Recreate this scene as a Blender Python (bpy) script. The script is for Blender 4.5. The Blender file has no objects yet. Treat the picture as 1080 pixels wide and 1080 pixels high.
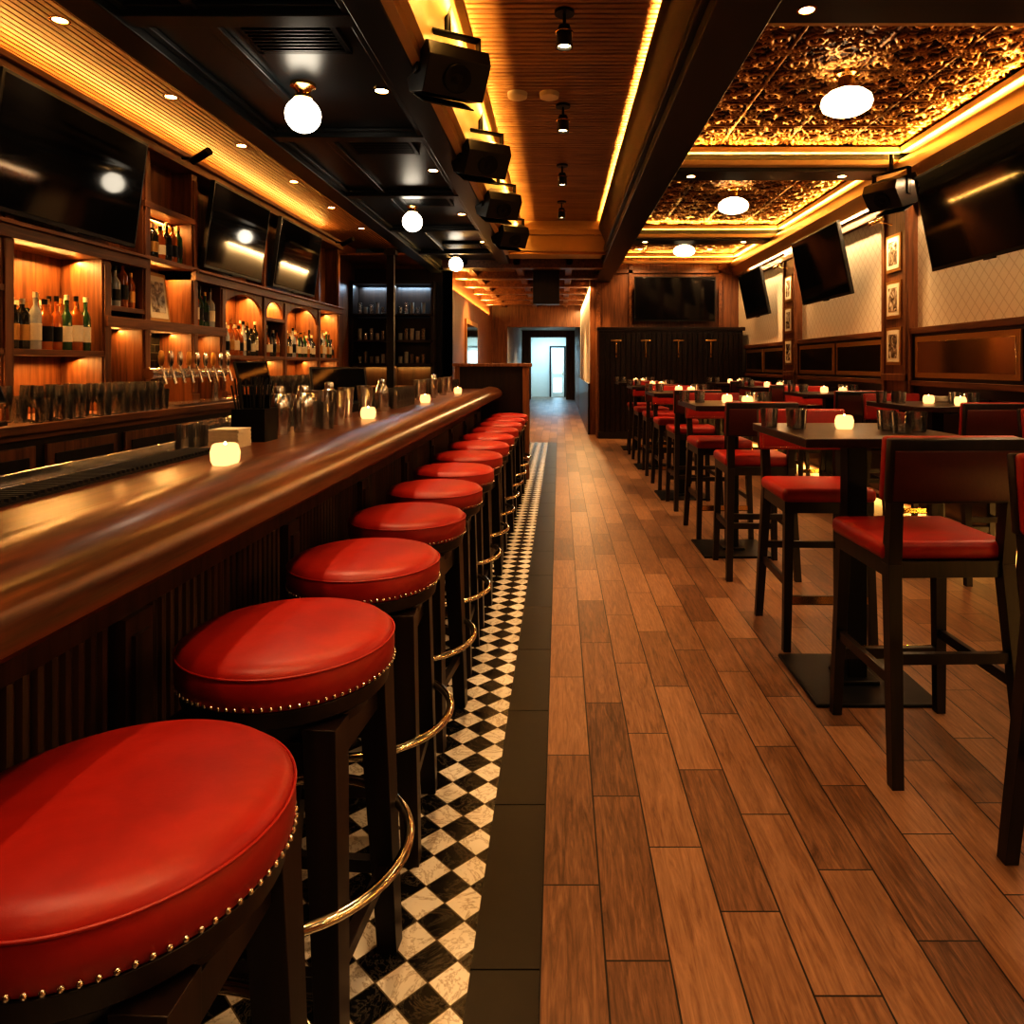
import bpy,bmesh,math,random
from mathutils import Vector, Matrix
random.seed(7)
S=bpy.context.scene
COL=S.collection
pi=math.pi
# ------------------------------------------------------------------ node helpers
def newmat(name):
    m=bpy.data.materials.new(name); m.use_nodes=True
    nt=m.node_tree; b=nt.nodes['Principled BSDF']
    return m,nt,b
def setin(nt,sock,v):
    if isinstance(v,bpy.types.NodeSocket): nt.links.new(v,sock)
    elif isinstance(v,(tuple,list)) and len(v)==3 and sock.type=='RGBA': sock.default_value=(*v,1)
    else: sock.default_value=v
def MA(nt,op,a,b=0.0,c=0.0):
    n=nt.nodes.new('ShaderNodeMath'); n.operation=op
    setin(nt,n.inputs[0],a); setin(nt,n.inputs[1],b); setin(nt,n.inputs[2],c)
    return n.outputs[0]
def MIX(nt,f,a,b):
    n=nt.nodes.new('ShaderNodeMix'); n.data_type='RGBA'
    setin(nt,n.inputs[0],f); setin(nt,n.inputs[6],a); setin(nt,n.inputs[7],b)
    return n.outputs[2]
def XYZ(nt,x,y,z):
    n=nt.nodes.new('ShaderNodeCombineXYZ')
    for i,v in enumerate((x,y,z)): setin(nt,n.inputs[i],v)
    return n.outputs[0]
def NOISE(nt,vec,scale=1,detail=4,rough=.55,dist=0):
    n=nt.nodes.new('ShaderNodeTexNoise'); nt.links.new(vec,n.inputs['Vector'])
    n.inputs['Scale'].default_value=scale; n.inputs['Detail'].default_value=detail
    n.inputs['Roughness'].default_value=rough; n.inputs['Distortion'].default_value=dist
    return n.outputs['Fac']
def RAMP(nt,f,stops):
    n=nt.nodes.new('ShaderNodeValToRGB'); nt.links.new(f,n.inputs[0])
    cr=n.color_ramp
    while len(cr.elements)<len(stops): cr.elements.new(.5)
    for e,(p,c) in zip(cr.elements,stops): e.position=p; e.color=(*c,1)
    return n.outputs[0]
def BUMP(nt,b,h,strength=.3,dist=.01):
    n=nt.nodes.new('ShaderNodeBump'); n.inputs['Strength'].default_value=strength; n.inputs['Distance'].default_value=dist
    nt.links.new(h,n.inputs['Height']); nt.links.new(n.outputs[0],b.inputs['Normal'])
def POS(nt,kind='Object'):
    if kind=='World':
        return nt.nodes.new('ShaderNodeNewGeometry').outputs['Position']
    return nt.nodes.new('ShaderNodeTexCoord').outputs['Object']
def SEP(nt,v):
    n=nt.nodes.new('ShaderNodeSeparateXYZ'); nt.links.new(v,n.inputs[0]); return n.outputs
def plain(name,col,rough=.5,metal=0,var=.12,bscale=60,bump=.05,coat=0,spec=None):
    m,nt,b=newmat(name)
    p=POS(nt); f=NOISE(nt,p,bscale,3)
    c2=tuple(min(1,x*(1+var)) for x in col); c1=tuple(x*(1-var) for x in col)
    nt.links.new(MIX(nt,f,c1,c2),b.inputs['Base Color'])
    b.inputs['Roughness'].default_value=rough; b.inputs['Metallic'].default_value=metal
    if coat: b.inputs['Coat Weight'].default_value=coat; b.inputs['Coat Roughness'].default_value=.1
    if bump: BUMP(nt,b,f,bump,.003)
    return m
def wood(name,c1,c2,axis='Y',rough=.35,coat=0,sc=1,bump=.15,dist=.6):
    m,nt,b=newmat(name)
    x,y,z=SEP(nt,POS(nt))
    k={'X':(2,30,30),'Y':(30,2,30),'Z':(30,30,2)}[axis]
    v=XYZ(nt,MA(nt,'MULTIPLY',x,k[0]*sc),MA(nt,'MULTIPLY',y,k[1]*sc),MA(nt,'MULTIPLY',z,k[2]*sc))
    f=NOISE(nt,v,1,6,.6,dist); g=NOISE(nt,v,.25,3,.5)
    h=MA(nt,'ADD',MA(nt,'MULTIPLY',f,.7),MA(nt,'MULTIPLY',g,.3))
    nt.links.new(RAMP(nt,h,[(.35,c1),(.62,c2)]),b.inputs['Base Color'])
    b.inputs['Roughness'].default_value=rough
    if coat: b.inputs['Coat Weight'].default_value=coat; b.inputs['Coat Roughness'].default_value=.12
    BUMP(nt,b,f,bump,.002)
    return m
def emis(name,col,st):
    m=bpy.data.materials.new(name); m.use_nodes=True; nt=m.node_tree
    nt.nodes.remove(nt.nodes['Principled BSDF'])
    e=nt.nodes.new('ShaderNodeEmission'); e.inputs[0].default_value=(*col,1); e.inputs[1].default_value=st
    nt.links.new(e.outputs[0],nt.nodes['Material Output'].inputs[0]); return m
# ------------------------------------------------------------------ materials
AMB=(1,.50,.13)
def leather():
    m,nt,b=newmat('red_leather'); p=POS(nt)
    f=NOISE(nt,p,110,3); g=NOISE(nt,p,7,3,.6,.5)
    c=RAMP(nt,g,[(.3,(.23,.010,.006)),(.7,(.36,.019,.010))])
    nt.links.new(c,b.inputs['Base Color'])
    nt.links.new(MA(nt,'ADD',.34,MA(nt,'MULTIPLY',g,.18)),b.inputs['Roughness'])
    BUMP(nt,b,MA(nt,'ADD',MA(nt,'MULTIPLY',f,.4),MA(nt,'MULTIPLY',g,1.0)),.18,.004); return m
M_red=leather()
M_dark=wood('dark_stained_wood',(.006,.004,.003),(.022,.011,.007),'Z',.38)
M_darkY=wood('dark_stained_wood_long',(.008,.005,.003),(.030,.014,.008),'Y',.3)
M_bar=wood('walnut_bar_top',(.040,.013,.005),(.155,.053,.018),'Y',.30,.12,1.3,.04,.2)
M_bb=wood('backbar_wood',(.075,.027,.010),(.22,.088,.032),'Z',.4)
M_bbY=wood('backbar_wood_long',(.075,.027,.010),(.22,.088,.032),'Y',.4)
M_slatX=wood('ceiling_slat_wood_cross',(.20,.105,.045),(.42,.245,.11),'X',.45)
M_slatY=wood('ceiling_slat_wood_long',(.17,.075,.03),(.34,.16,.065),'Y',.45)
M_panel=wood('bar_front_wood',(.030,.013,.007),(.10,.040,.018),'Z',.4)
M_blk=plain('black_lacquer_ceiling',(.018,.024,.028),.33,0,.1,8,.02)
M_blkm=plain('black_metal',(.012,.012,.012),.4,.6,.1)
M_mat=plain('black_rubber',(.012,.012,.012),.7)
M_brass=plain('polished_brass',(.78,.50,.18),.2,1,.05)
M_chrome=plain('footring_metal',(.80,.72,.56),.13,1,.05)
M_nail=plain('nickel_nailhead',(.80,.72,.60),.25,1,.05)
M_steel=plain('brushed_steel',(.70,.70,.70),.2,1,.05)
M_cream=plain('cream_moulding',(.62,.45,.22),.45,0,.06,12)
M_white=plain('white_plaster',(.75,.70,.60),.6,0,.04,12)
M_screen=plain('tv_screen_glass',(.006,.006,.007),.06,0,.02,5,0)
M_bez=plain('tv_bezel_plastic',(.01,.01,.01),.35)
M_mirror=plain('antique_mirror',(.50,.38,.22),.08,1,.1,6,0)
M_gold=plain('gilded_frame',(.5,.28,.09),.35,.8,.1)
M_paper=plain('paper_label',(.75,.66,.48),.6)
M_amb1=plain('amber_spirit_glass',(.30,.085,.012),.08,0,.2,30,0,coat=.5)
M_amb2=plain('dark_bottle_glass',(.02,.018,.01),.08,0,.2,30,0,coat=.5)
M_amb3=plain('clear_bottle_glass',(.35,.36,.34),.08,0,.2,30,0,coat=.5)
M_amb4=plain('green_bottle_glass',(.02,.06,.02),.08,0,.2,30,0,coat=.5)
M_globe=emis('opal_globe_glow',(1,.88,.70),9)
M_school=emis('schoolhouse_glass_glow',(1,.76,.45),8)
M_led=emis('downlight_glow',(1,.75,.42),20)
M_votive=emis('votive_glow',(1,.50,.18),2.0)
M_flame=emis('candle_flame',(1,.78,.40),30)
M_cool=emis('cool_panel_glow',(.50,.80,1),4)
def glassmat():
    m=bpy.data.materials.new('drinking_glass'); m.use_nodes=True; nt=m.node_tree
    nt.nodes.remove(nt.nodes['Principled BSDF'])
    t=nt.nodes.new('ShaderNodeBsdfTransparent'); t.inputs[0].default_value=(.93,.93,.91,1)
    g=nt.nodes.new('ShaderNodeBsdfGlossy'); g.inputs['Roughness'].default_value=.07; g.inputs['Color'].default_value=(1,1,1,1)
    lw=nt.nodes.new('ShaderNodeLayerWeight'); lw.inputs[0].default_value=.6
    mx=nt.nodes.new('ShaderNodeMixShader'); nt.links.new(lw.outputs['Fresnel'],mx.inputs[0])
    nt.links.new(t.outputs[0],mx.inputs[1]); nt.links.new(g.outputs[0],mx.inputs[2])
    d=nt.nodes.new('ShaderNodeBsdfDiffuse'); d.inputs[0].default_value=(.75,.75,.72,1)
    m2=nt.nodes.new('ShaderNodeMixShader'); m2.inputs[0].default_value=.04
    nt.links.new(mx.outputs[0],m2.inputs[1]); nt.links.new(d.outputs[0],m2.inputs[2])
    nt.links.new(m2.outputs[0],nt.nodes['Material Output'].inputs[0]); return m
M_glass=glassmat()
def floormat():
    m,nt,b=newmat('oak_plank_tile'); x,y,z=SEP(nt,POS(nt,'World'))
    W=.148; L=.62
    u=MA(nt,'DIVIDE',MA(nt,'ADD',x,.043),W); row=MA(nt,'FLOOR',u)
    off=MA(nt,'FRACT',MA(nt,'MULTIPLY',row,.381966))
    v=MA(nt,'ADD',MA(nt,'DIVIDE',y,L),off); col=MA(nt,'FLOOR',v)
    wn=nt.nodes.new('ShaderNodeTexWhiteNoise'); nt.links.new(XYZ(nt,row,col,0),wn.inputs['Vector'])
    r=wn.outputs['Value']
    fu=MA(nt,'FRACT',u); fv=MA(nt,'FRACT',v)
    du=MA(nt,'MULTIPLY',MA(nt,'MINIMUM',fu,MA(nt,'SUBTRACT',1.0,fu)),W)
    dv=MA(nt,'MULTIPLY',MA(nt,'MINIMUM',fv,MA(nt,'SUBTRACT',1.0,fv)),L)
    d=MA(nt,'MINIMUM',du,dv); gr=MA(nt,'LESS_THAN',d,.0023)
    vec=XYZ(nt,MA(nt,'MULTIPLY',x,38),MA(nt,'MULTIPLY',y,3.2),MA(nt,'MULTIPLY',r,60))
    f=NOISE(nt,vec,1,8,.70,1.6); g=NOISE(nt,vec,4,4,.6)
    h=MA(nt,'ADD',MA(nt,'ADD',MA(nt,'MULTIPLY',f,.62),MA(nt,'MULTIPLY',g,.22)),MA(nt,'MULTIPLY',r,.18))
    c=RAMP(nt,h,[(.32,(.050,.023,.012)),(.5,(.165,.082,.041)),(.72,(.32,.180,.098))])
    nt.links.new(MIX(nt,gr,c,(.010,.007,.005)),b.inputs['Base Color'])
    nt.links.new(MA(nt,'ADD',.28,MA(nt,'MULTIPLY',f,.25)),b.inputs['Roughness'])
    BUMP(nt,b,MA(nt,'SUBTRACT',MA(nt,'MULTIPLY',f,.4),MA(nt,'MULTIPLY',gr,1.0)),.45,.003)
    return m
M_floor=floormat()
def checkmat():
    m,nt,b=newmat('marble_checker_tile'); p=POS(nt,'World'); x,y,z=SEP(nt,p)
    s=.082*math.sqrt(2)
    u=MA(nt,'DIVIDE',MA(nt,'ADD',x,y),s); v=MA(nt,'DIVIDE',MA(nt,'SUBTRACT',x,y),s)
    fu=MA(nt,'FRACT',u); fv=MA(nt,'FRACT',v)
    ck=MA(nt,'GREATER_THAN',MA(nt,'FRACT',MA(nt,'MULTIPLY',MA(nt,'ADD',MA(nt,'FLOOR',u),MA(nt,'FLOOR',v)),.5)),.25)
    d=MA(nt,'MINIMUM',MA(nt,'MINIMUM',fu,MA(nt,'SUBTRACT',1.0,fu)),MA(nt,'MINIMUM',fv,MA(nt,'SUBTRACT',1.0,fv)))
    gr=MA(nt,'LESS_THAN',d,.02)
    n=NOISE(nt,p,7,8,.7,2.5); vein=RAMP(nt,n,[(.47,(0,0,0)),(.5,(1,1,1)),(.53,(0,0,0))])
    wc=MIX(nt,vein,(.74,.69,.60),(.40,.34,.26)); bc=MIX(nt,vein,(.006,.005,.004),(.07,.06,.045))
    c=MIX(nt,ck,bc,wc)
    nt.links.new(MIX(nt,gr,c,(.10,.08,.05)),b.inputs['Base Color']); b.inputs['Roughness'].default_value=.25
    BUMP(nt,b,MA(nt,'SUBTRACT',1.0,gr),.3,.002); return m
M_check=checkmat()
def wallpaper():
    m,nt,b=newmat('cream_trellis_wallpaper'); x,y,z=SEP(nt,POS(nt,'World'))
    yy=MA(nt,'ADD',x,y); s=.13
    u=MA(nt,'FRACT',MA(nt,'DIVIDE',MA(nt,'ADD',yy,z),s)); v=MA(nt,'FRACT',MA(nt,'DIVIDE',MA(nt,'SUBTRACT',yy,z),s))
    d=MA(nt,'MINIMUM',MA(nt,'ABSOLUTE',MA(nt,'SUBTRACT',u,.5)),MA(nt,'ABSOLUTE',MA(nt,'SUBTRACT',v,.5)))
    l=MA(nt,'LESS_THAN',d,.05)
    nt.links.new(MIX(nt,l,(.74,.65,.50),(.60,.50,.36)),b.inputs['Base Color']); b.inputs['Roughness'].default_value=.6
    return m
M_wp=wallpaper()
def tin():
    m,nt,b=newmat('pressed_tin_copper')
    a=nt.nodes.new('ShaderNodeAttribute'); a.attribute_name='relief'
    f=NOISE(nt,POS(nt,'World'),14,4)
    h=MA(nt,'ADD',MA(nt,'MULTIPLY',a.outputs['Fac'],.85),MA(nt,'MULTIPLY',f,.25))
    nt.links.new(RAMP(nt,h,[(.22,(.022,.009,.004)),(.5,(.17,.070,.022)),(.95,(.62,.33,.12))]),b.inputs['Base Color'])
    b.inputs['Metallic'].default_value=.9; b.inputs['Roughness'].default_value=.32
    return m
M_tin=tin()
def bricktile():
    m,nt,b=newmat('black_subway_tile'); x,y,z=SEP(nt,POS(nt,'World'))
    n=nt.nodes.new('ShaderNodeTexBrick'); nt.links.new(XYZ(nt,y,z,0.0),n.inputs['Vector'])
    n.inputs['Color1'].default_value=(.006,.008,.006,1); n.inputs['Color2'].default_value=(.02,.024,.02,1); n.inputs['Mortar'].default_value=(.05,.045,.035,1)
    n.inputs['Scale'].default_value=1; n.inputs['Brick Width'].default_value=.15; n.inputs['Row Height'].default_value=.07; n.inputs['Mortar Size'].default_value=.004
    nt.links.new(n.outputs[0],b.inputs['Base Color']); b.inputs['Roughness'].default_value=.12; return m
M_sub=bricktile()
def photoart():
    m,nt,b=newmat('photo_print'); f=NOISE(nt,POS(nt,'World'),9,4,.6,1.5)
    nt.links.new(RAMP(nt,f,[(.35,(.03,.02,.015)),(.5,(.30,.22,.14)),(.6,(.65,.58,.45))]),b.inputs['Base Color']); b.inputs['Roughness'].default_value=.2; return m
M_art=photoart()
# ------------------------------------------------------------------ mesh builder
class B:
    def __init__(s): s.bm=bmesh.new(); s.mats=[]
    def mi(s,m):
        if m not in s.mats: s.mats.append(m)
        return s.mats.index(m)
    def add(s,vs,fs,mat,M=None):
        i=s.mi(mat); bv=[s.bm.verts.new((M@Vector(v)) if M else v) for v in vs]
        for f in fs:
            try: s.bm.faces.new([bv[k] for k in f]).material_index=i
            except ValueError: pass
    def box(s,x0,x1,y0,y1,z0,z1,mat,M=None):
        v=[(x0,y0,z0),(x1,y0,z0),(x1,y1,z0),(x0,y1,z0),(x0,y0,z1),(x1,y0,z1),(x1,y1,z1),(x0,y1,z1)]
        s.add(v,[(0,3,2,1),(4,5,6,7),(0,1,5,4),(1,2,6,5),(2,3,7,6),(3,0,4,7)],mat,M)
    def leg(s,p,q,w0,w1,mat):
        v=[]
        for c,w in ((p,w0),(q,w1)):
            for a,b_ in ((-1,-1),(1,-1),(1,1),(-1,1)): v.append((c[0]+a*w[0]/2,c[1]+b_*w[1]/2,c[2]))
        s.add(v,[(0,3,2,1),(4,5,6,7),(0,1,5,4),(1,2,6,5),(2,3,7,6),(3,0,4,7)],mat)
    def lathe(s,prof,mat,c=(0,0,0),seg=24,M=None):
        v=[];f=[];n=len(prof)
        for j in range(seg):
            a=2*pi*j/seg
            for r,z in prof: v.append((c[0]+r*math.cos(a),c[1]+r*math.sin(a),c[2]+z))
        for j in range(seg):
            k=(j+1)%seg
            for i in range(n-1): f.append((j*n+i,k*n+i,k*n+i+1,j*n+i+1))
        if prof[0][0]>1e-5: f.append(tuple(j*n for j in range(seg))[::-1])
        if prof[-1][0]>1e-5: f.append(tuple(j*n+n-1 for j in range(seg)))
        s.add(v,f,mat,M)
    def cyl(s,c,r,h,mat,seg=20,r2=None,M=None): s.lathe([(r,0),(r if r2 is None else r2,h)],mat,c,seg,M)
    def cup(s,c,r,h,mat,r2=None,t=.003,seg=16):
        r2=r2 or r; s.lathe([(0,0),(r,0),(r2,h),(r2-t,h),(r-t,.008),(0,.008)],mat,c,seg)
    def ring(s,c,R,r,mat,seg=48,ms=10,M=None):
        v=[];f=[]
        for j in range(seg):
            a=2*pi*j/seg
            for k in range(ms):
                b_=2*pi*k/ms; q=R+r*math.cos(b_)
                v.append((c[0]+q*math.cos(a),c[1]+q*math.sin(a),c[2]+r*math.sin(b_)))
        for j in range(seg):
            for k in range(ms):
                f.append((j*ms+k,((j+1)%seg)*ms+k,((j+1)%seg)*ms+(k+1)%ms,j*ms+(k+1)%ms))
        s.add(v,f,mat,M)
    def tube(s,p,q,r,mat,seg=10,r2=None):
        p=Vector(p);q=Vector(q);d=q-p
        M=Matrix.Translation(p)@d.to_track_quat('Z','Y').to_matrix().to_4x4()
        s.lathe([(r,0),(r if r2 is None else r2,d.length)],mat,(0,0,0),seg,M)
    def prism(s,poly,y0,y1,mat):
        n=len(poly); v=[(x,y0,z) for x,z in poly]+[(x,y1,z) for x,z in poly]
        f=[(i,(i+1)%n,n+(i+1)%n,n+i) for i in range(n)]+[tuple(range(n))[::-1],tuple(range(n,2*n))]
        s.add(v,f,mat)
    def prismx(s,poly,x0,x1,mat,M=None):
        n=len(poly); v=[(x0,y,z) for y,z in poly]+[(x1,y,z) for y,z in poly]
        f=[(i,(i+1)%n,n+(i+1)%n,n+i) for i in range(n)]+[tuple(range(n))[::-1],tuple(range(n,2*n))]
        s.add(v,f,mat,M)
    def pad(s,x0,x1,y0,y1,z0,z1,r,mat,M=None,seg=4):
        t=bmesh.new(); bmesh.ops.create_cube(t,size=1)
        for v in t.verts: v.co=Vector(((x0+x1)/2+v.co.x*(x1-x0),(y0+y1)/2+v.co.y*(y1-y0),(z0+z1)/2+v.co.z*(z1-z0)))
        bmesh.ops.bevel(t,geom=t.edges[:],offset=r,segments=seg,profile=.5,affect='EDGES')
        t.verts.index_update()
        s.add([v.co.copy() for v in t.verts],[[v.index for v in f.verts] for f in t.faces],mat,M); t.free()
    def mesh(s,name,ang=38):
        bmesh.ops.recalc_face_normals(s.bm,faces=s.bm.faces[:])
        for f in s.bm.faces: f.smooth=True
        me=bpy.data.meshes.new(name); s.bm.to_mesh(me); s.bm.free()
        for m in s.mats: me.materials.append(m)
        me.set_sharp_from_angle(angle=math.radians(ang)); return me
    def obj(s,name,loc=(0,0,0),rz=0,bevel=0):
        return place(name,s.mesh(name),loc,rz,bevel)
def place(name,me,loc=(0,0,0),rz=0,bevel=0):
    o=bpy.data.objects.new(name,me); COL.objects.link(o); o.location=loc
    o.rotation_euler=rz if isinstance(rz,tuple) else (0,0,rz)
    if bevel:
        b=o.modifiers.new('bevel','BEVEL'); b.width=bevel; b.segments=2; b.limit_method='ANGLE'; b.angle_limit=math.radians(50)
    return o
def area(name,loc,sx,sy,rot,power,col=AMB):
    l=bpy.data.lights.new(name,'AREA'); l.shape='RECTANGLE'; l.size=sx; l.size_y=sy; l.energy=power; l.color=col
    o=bpy.data.objects.new(name,l); COL.objects.link(o); o.location=loc; o.rotation_euler=rot; return o
def spot(name,loc,power,ang=70,col=(1,.68,.36),tgt=None,r=.04,blend=.6):
    l=bpy.data.lights.new(name,'SPOT'); l.energy=power; l.spot_size=math.radians(ang); l.spot_blend=blend; l.color=col; l.shadow_soft_size=r
    o=bpy.data.objects.new(name,l); COL.objects.link(o); o.location=loc
    if tgt: o.rotation_euler=(Vector(tgt)-Vector(loc)).to_track_quat('-Z','Y').to_euler()
    return o
# ------------------------------------------------------------------ room shell
XL,XR=-3.6,3.5; YF=-2.6; YB=13.9
b=B(); b.box(-.043,XR+.1,YF,30.5,-.1,0,M_floor); b.box(-4,-.043,12.5,30.5,-.1,0,M_floor); b.obj('floor')
M_slate=plain('slate_border',(.012,.010,.007),.36,0,.25,20)
b=B(); b.box(-.2,-.043,YF,12.5,-.1,-.004,M_mat)
y=YF
while y<12.5: b.box(-.2,-.045,y+.002,min(12.5,y+.598),-.004,0,M_slate); y+=.6
b.obj('floor_border')
b=B(); b.box(-1.0,-.2,YF,12.5,-.1,0,M_check); b.obj('floor_tiles')
b=B(); b.box(XL-.1,-1.0,YF,12.5,-.1,0,M_mat); b.obj('floor_mat')
b=B(); b.box(XL-.15,XL,YF,12.6,0,3.6,M_bb); b.obj('wall_left')
b=B(); b.box(XL-.1,XR+.1,YF-.1,YF,0,3.6,M_bb); b.obj('wall_front')
b=B(); b.box(XL-.1,-1.9,12.5,12.65,0,3.05,M_dark)
b.box(-2.05,-1.9,12.5,20,0,3.05,M_bb)
b.box(-2.05,-1.47,20,20.15,0,3.05,M_bb); b.box(.59,.9,20,20.15,0,3.05,M_white); b.box(-1.47,.59,20,20.15,2.43,3.05,M_bb)
b.box(-1.62,-1.47,20.15,28,0,2.7,M_white); b.box(.59,.74,20.15,28,0,2.7,M_bb)
b.box(-1.6,-1.12,28,28.15,0,2.8,M_bb); b.box(.26,.74,28,28.15,0,2.8,M_bb); b.box(-1.12,.26,28,28.15,2.45,2.8,M_bb)
b.obj('wall_corridor')
b=B(); b.box(-1.6,.8,30.45,30.55,0,2.8,M_white); b.box(-1.6,-1.5,28.15,30.45,0,2.8,M_white); b.box(.7,.8,28.15,30.45,0,2.8,M_white)
b.obj('wall_vestibule')
b=B(); b.box(-.35,.2,30.3,30.38,0,2.1,M_white); b.box(-.25,.1,30.28,30.30,1.0,1.95,M_cool); b.box(-.25,.1,30.28,30.30,.2,.8,M_cool); b.tube((.14,30.26,.95),(.14,30.26,1.1),.012,M_brass)
b.box(-.42,-.35,30.3,30.4,0,2.17,M_bez); b.box(.2,.27,30.3,30.4,0,2.17,M_bez); b.box(-.42,.27,30.3,30.4,2.1,2.17,M_bez); b.obj('door_1')
b=B(); b.box(XR,XR+.15,YF,14.05,0,3.6,M_wp); b.obj('wall_right')
b=B()
b.box(XR-.04,XR,YF,13.2,0,1.2,M_darkY); b.box(XR-.08,XR,YF,13.2,1.16,1.21,M_bbY); b.box(XR-.08,XR,YF,13.2,1.66,1.72,M_bbY); b.box(XR-.05,XR,YF,13.2,1.21,1.66,M_darkY)
y=0.1
while y<13:
    b.box(XR-.055,XR-.04,y,y+.7,.2,1.08,M_dark); y+=.8
b.obj('trim_1',bevel=.004)
b=B()
b.box(XR-.07,XR,YF,13.2,2.95,3.05,M_bbY); b.box(XR-.1,XR,YF,13.2,3.05,3.1,M_bbY)
b.obj('trim_2',bevel=.004)
pil=[3.3,7.2,10.5]
for y in pil:
    b=B(); b.box(XR-.1,XR-.001,y-.26,y+.26,0,3.05,M_bb)
    b.box(XR-.125,XR-.1,y-.26,y-.2,.1,3.0,M_bb); b.box(XR-.125,XR-.1,y+.2,y+.26,.1,3.0,M_bb)
    for z in (.1,1.2,2.92): b.box(XR-.13,XR-.1,y-.26,y+.26,z,z+.07,M_bb)
    b.obj('pilaster',bevel=.004)
    for z in (1.36,1.83,2.30):
        b=B(); x=XR-.101
        b.box(x-.02,x,-.16,.16,-.19,.19,M_gold); b.box(x-.025,x-.018,-.13,.13,-.16,.16,M_paper); b.box(x-.028,x-.024,-.09,.09,-.12,.12,M_art)
        b.obj('framed_photograph',loc=(0,y,z+.19),bevel=.003)
    b=B(); b.tube((0,0,0),(-.16,0,.03),.008,M_brass); b.tube((-.16,-.14,.03),(-.16,.14,.03),.02,M_brass); b.obj('picture_light',loc=(XR-.132,y,2.78))
    spot('picture_light_bulb',(XR-.30,y,2.77),20,110,(1,.7,.38),(XR-.1,y,1.7),.02)
for (y0,y1) in ((0,3.0),(3.6,6.9),(7.5,10.2),(10.8,13.1)):
    n=max(1,round((y1-y0)/1.5)); w=(y1-y0)/n
    for i in range(n):
        b=B(); a=y0+i*w+.04; c=a+w-.08; x=XR-.051
        b.box(x-.02,x,a,c,1.24,1.63,M_gold); b.box(x-.024,x-.019,a+.05,c-.05,1.29,1.58,M_mirror); b.obj('mirror_panel',bevel=.003)
b=B(); b.box(.6,XR,YB,YB+.15,0,3.6,M_bb); 
b.obj('wall_back')
b=B(); b.box(.74,XR-.1,13.2,YB-.002,0,2.0,M_dark); b.box(.70,XR-.06,13.16,YB-.002,2.0,2.06,M_darkY)
x=.76
while x<3.36:
    b.box(x,x+.07,13.17,13.2,.12,1.95,M_darkY); x+=.095
b.box(.72,XR-.1,13.15,13.2,0,.12,M_dark)
for x in (1.05,1.6,2.2,2.8): b.box(x-.012,x+.012,13.14,13.17,1.5,1.8,M_brass); b.box(x-.10,x+.10,13.14,13.17,1.8,1.83,M_brass); b.tube((x,13.15,1.55),(x,13.08,1.58),.01,M_brass)
b.obj('wall_partition',bevel=.003)
b=B()
for x in (.72,1.35,3.1): b.box(x,x+.08,13.86,13.9,2.06,3.3,M_bbY)
b.box(.7,3.4,13.86,13.9,3.15,3.22,M_bbY); b.obj('trim_3',bevel=.004)
b=B(); b.box(.6,.74,14.05,20,0,3.05,M_white); b.box(.7,.745,13.2,14.05,0,2.0,M_bb); b.box(.56,.6,13.9,20,0,1.0,M_darkY); b.obj('wall_corridor_right')
# ------------------------------------------------------------------ ceilings
b=B(); b.box(XL-.1,XR+.15,YF,31,3.6,3.7,M_blk)
b.box(-2.25,-.95,YF,12.5,3.06,3.1,M_blk)
y=-2.0
while y<12.5:
    b.box(-2.25,-.95,y,y+.12,3.0,3.06,M_blk); b.box(-2.25,-.95,y-.03,y+.15,3.035,3.06,M_blk); y+=1.78
b.box(-2.25,-2.07,YF,12.5,2.98,3.36,M_blk); b.box(-2.07,-2.03,YF,12.5,3.03,3.06,M_blk); b.box(-1.75,-1.69,YF,12.5,3.03,3.06,M_blk)
b.box(-.97,-.8,YF,11.4,2.98,3.6,M_blk); b.box(-1.02,-.97,YF,11.4,3.01,3.06,M_blk)
b.box(.70,.99,YF,13.9,2.98,3.6,M_blk); b.box(.66,1.03,YF,13.9,3.06,3.12,M_blk)
b.box(-.97,.99,20.15,31,2.72,2.8,M_white); b.box(-1.7,-.9,20.15,31,2.72,2.8,M_white)
b.obj('ceiling',bevel=.006)
b=B(); b.prism([(-.8,2.99),(-.75,3.0),(-.745,3.05),(-.71,3.07),(-.70,3.18),(-.67,3.25),(-.62,3.30),(-.60,3.36),(-.54,3.38),(-.54,3.43),(-.58,3.43),(-.60,3.40),(-.8,3.40)],YF,10.55,M_cream); b.obj('trim_4')
b=B(); b.prism([(.70,3.1),(.67,3.2),(.62,3.32),(.58,3.38),(.58,3.43),(.62,3.43),(.64,3.36),(.70,3.36)],YF,10.55,M_darkY); b.obj('trim_5')
b=B(); b.box(-.8,.70,YF,10.7,3.53,3.56,M_blk)
y=YF
while y<10.6:
    b.box(-.8,.70,y,y+.042,3.5,3.53,M_slatX); y+=.062
b.obj('ceiling_slats_center')
b=B(); b.box(-.8,.7,10.55,10.62,3.3,3.6,M_cream); b.box(-.8,.7,10.5,10.56,3.36,3.43,M_cream)
b.box(-.8,.7,10.62,11.4,3.06,3.3,M_cream); b.box(-.95,.7,10.66,10.72,3.02,3.10,M_gold); b.obj('trim_6',bevel=.01)
b=B(); b.box(XL,-2.1,YF,12.5,3.43,3.46,M_blk)
x=XL
while x<-2.28:
    b.box(x,x+.036,YF,12.5,3.4,3.43,M_slatY); x+=.048
b.obj('ceiling_slats_left')
b=B(); b.box(-4,.7,11.4,20,3.12,3.16,M_bb); b.box(-4,-.8,12.5,20.1,3.05,3.12,M_bb)
for y in (11.5,12.9,14.3,15.7,17.1,18.5): b.box(-1.9,.7,y,y+.22,2.93,3.12,M_bbY)
for x in (-1.6,-.75,.1): b.box(x,x+.12,11.5,20,2.98,3.12,M_bbY)
b.box(-.45,.0,12.1,12.4,2.4,3.0,M_dark)
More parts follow.
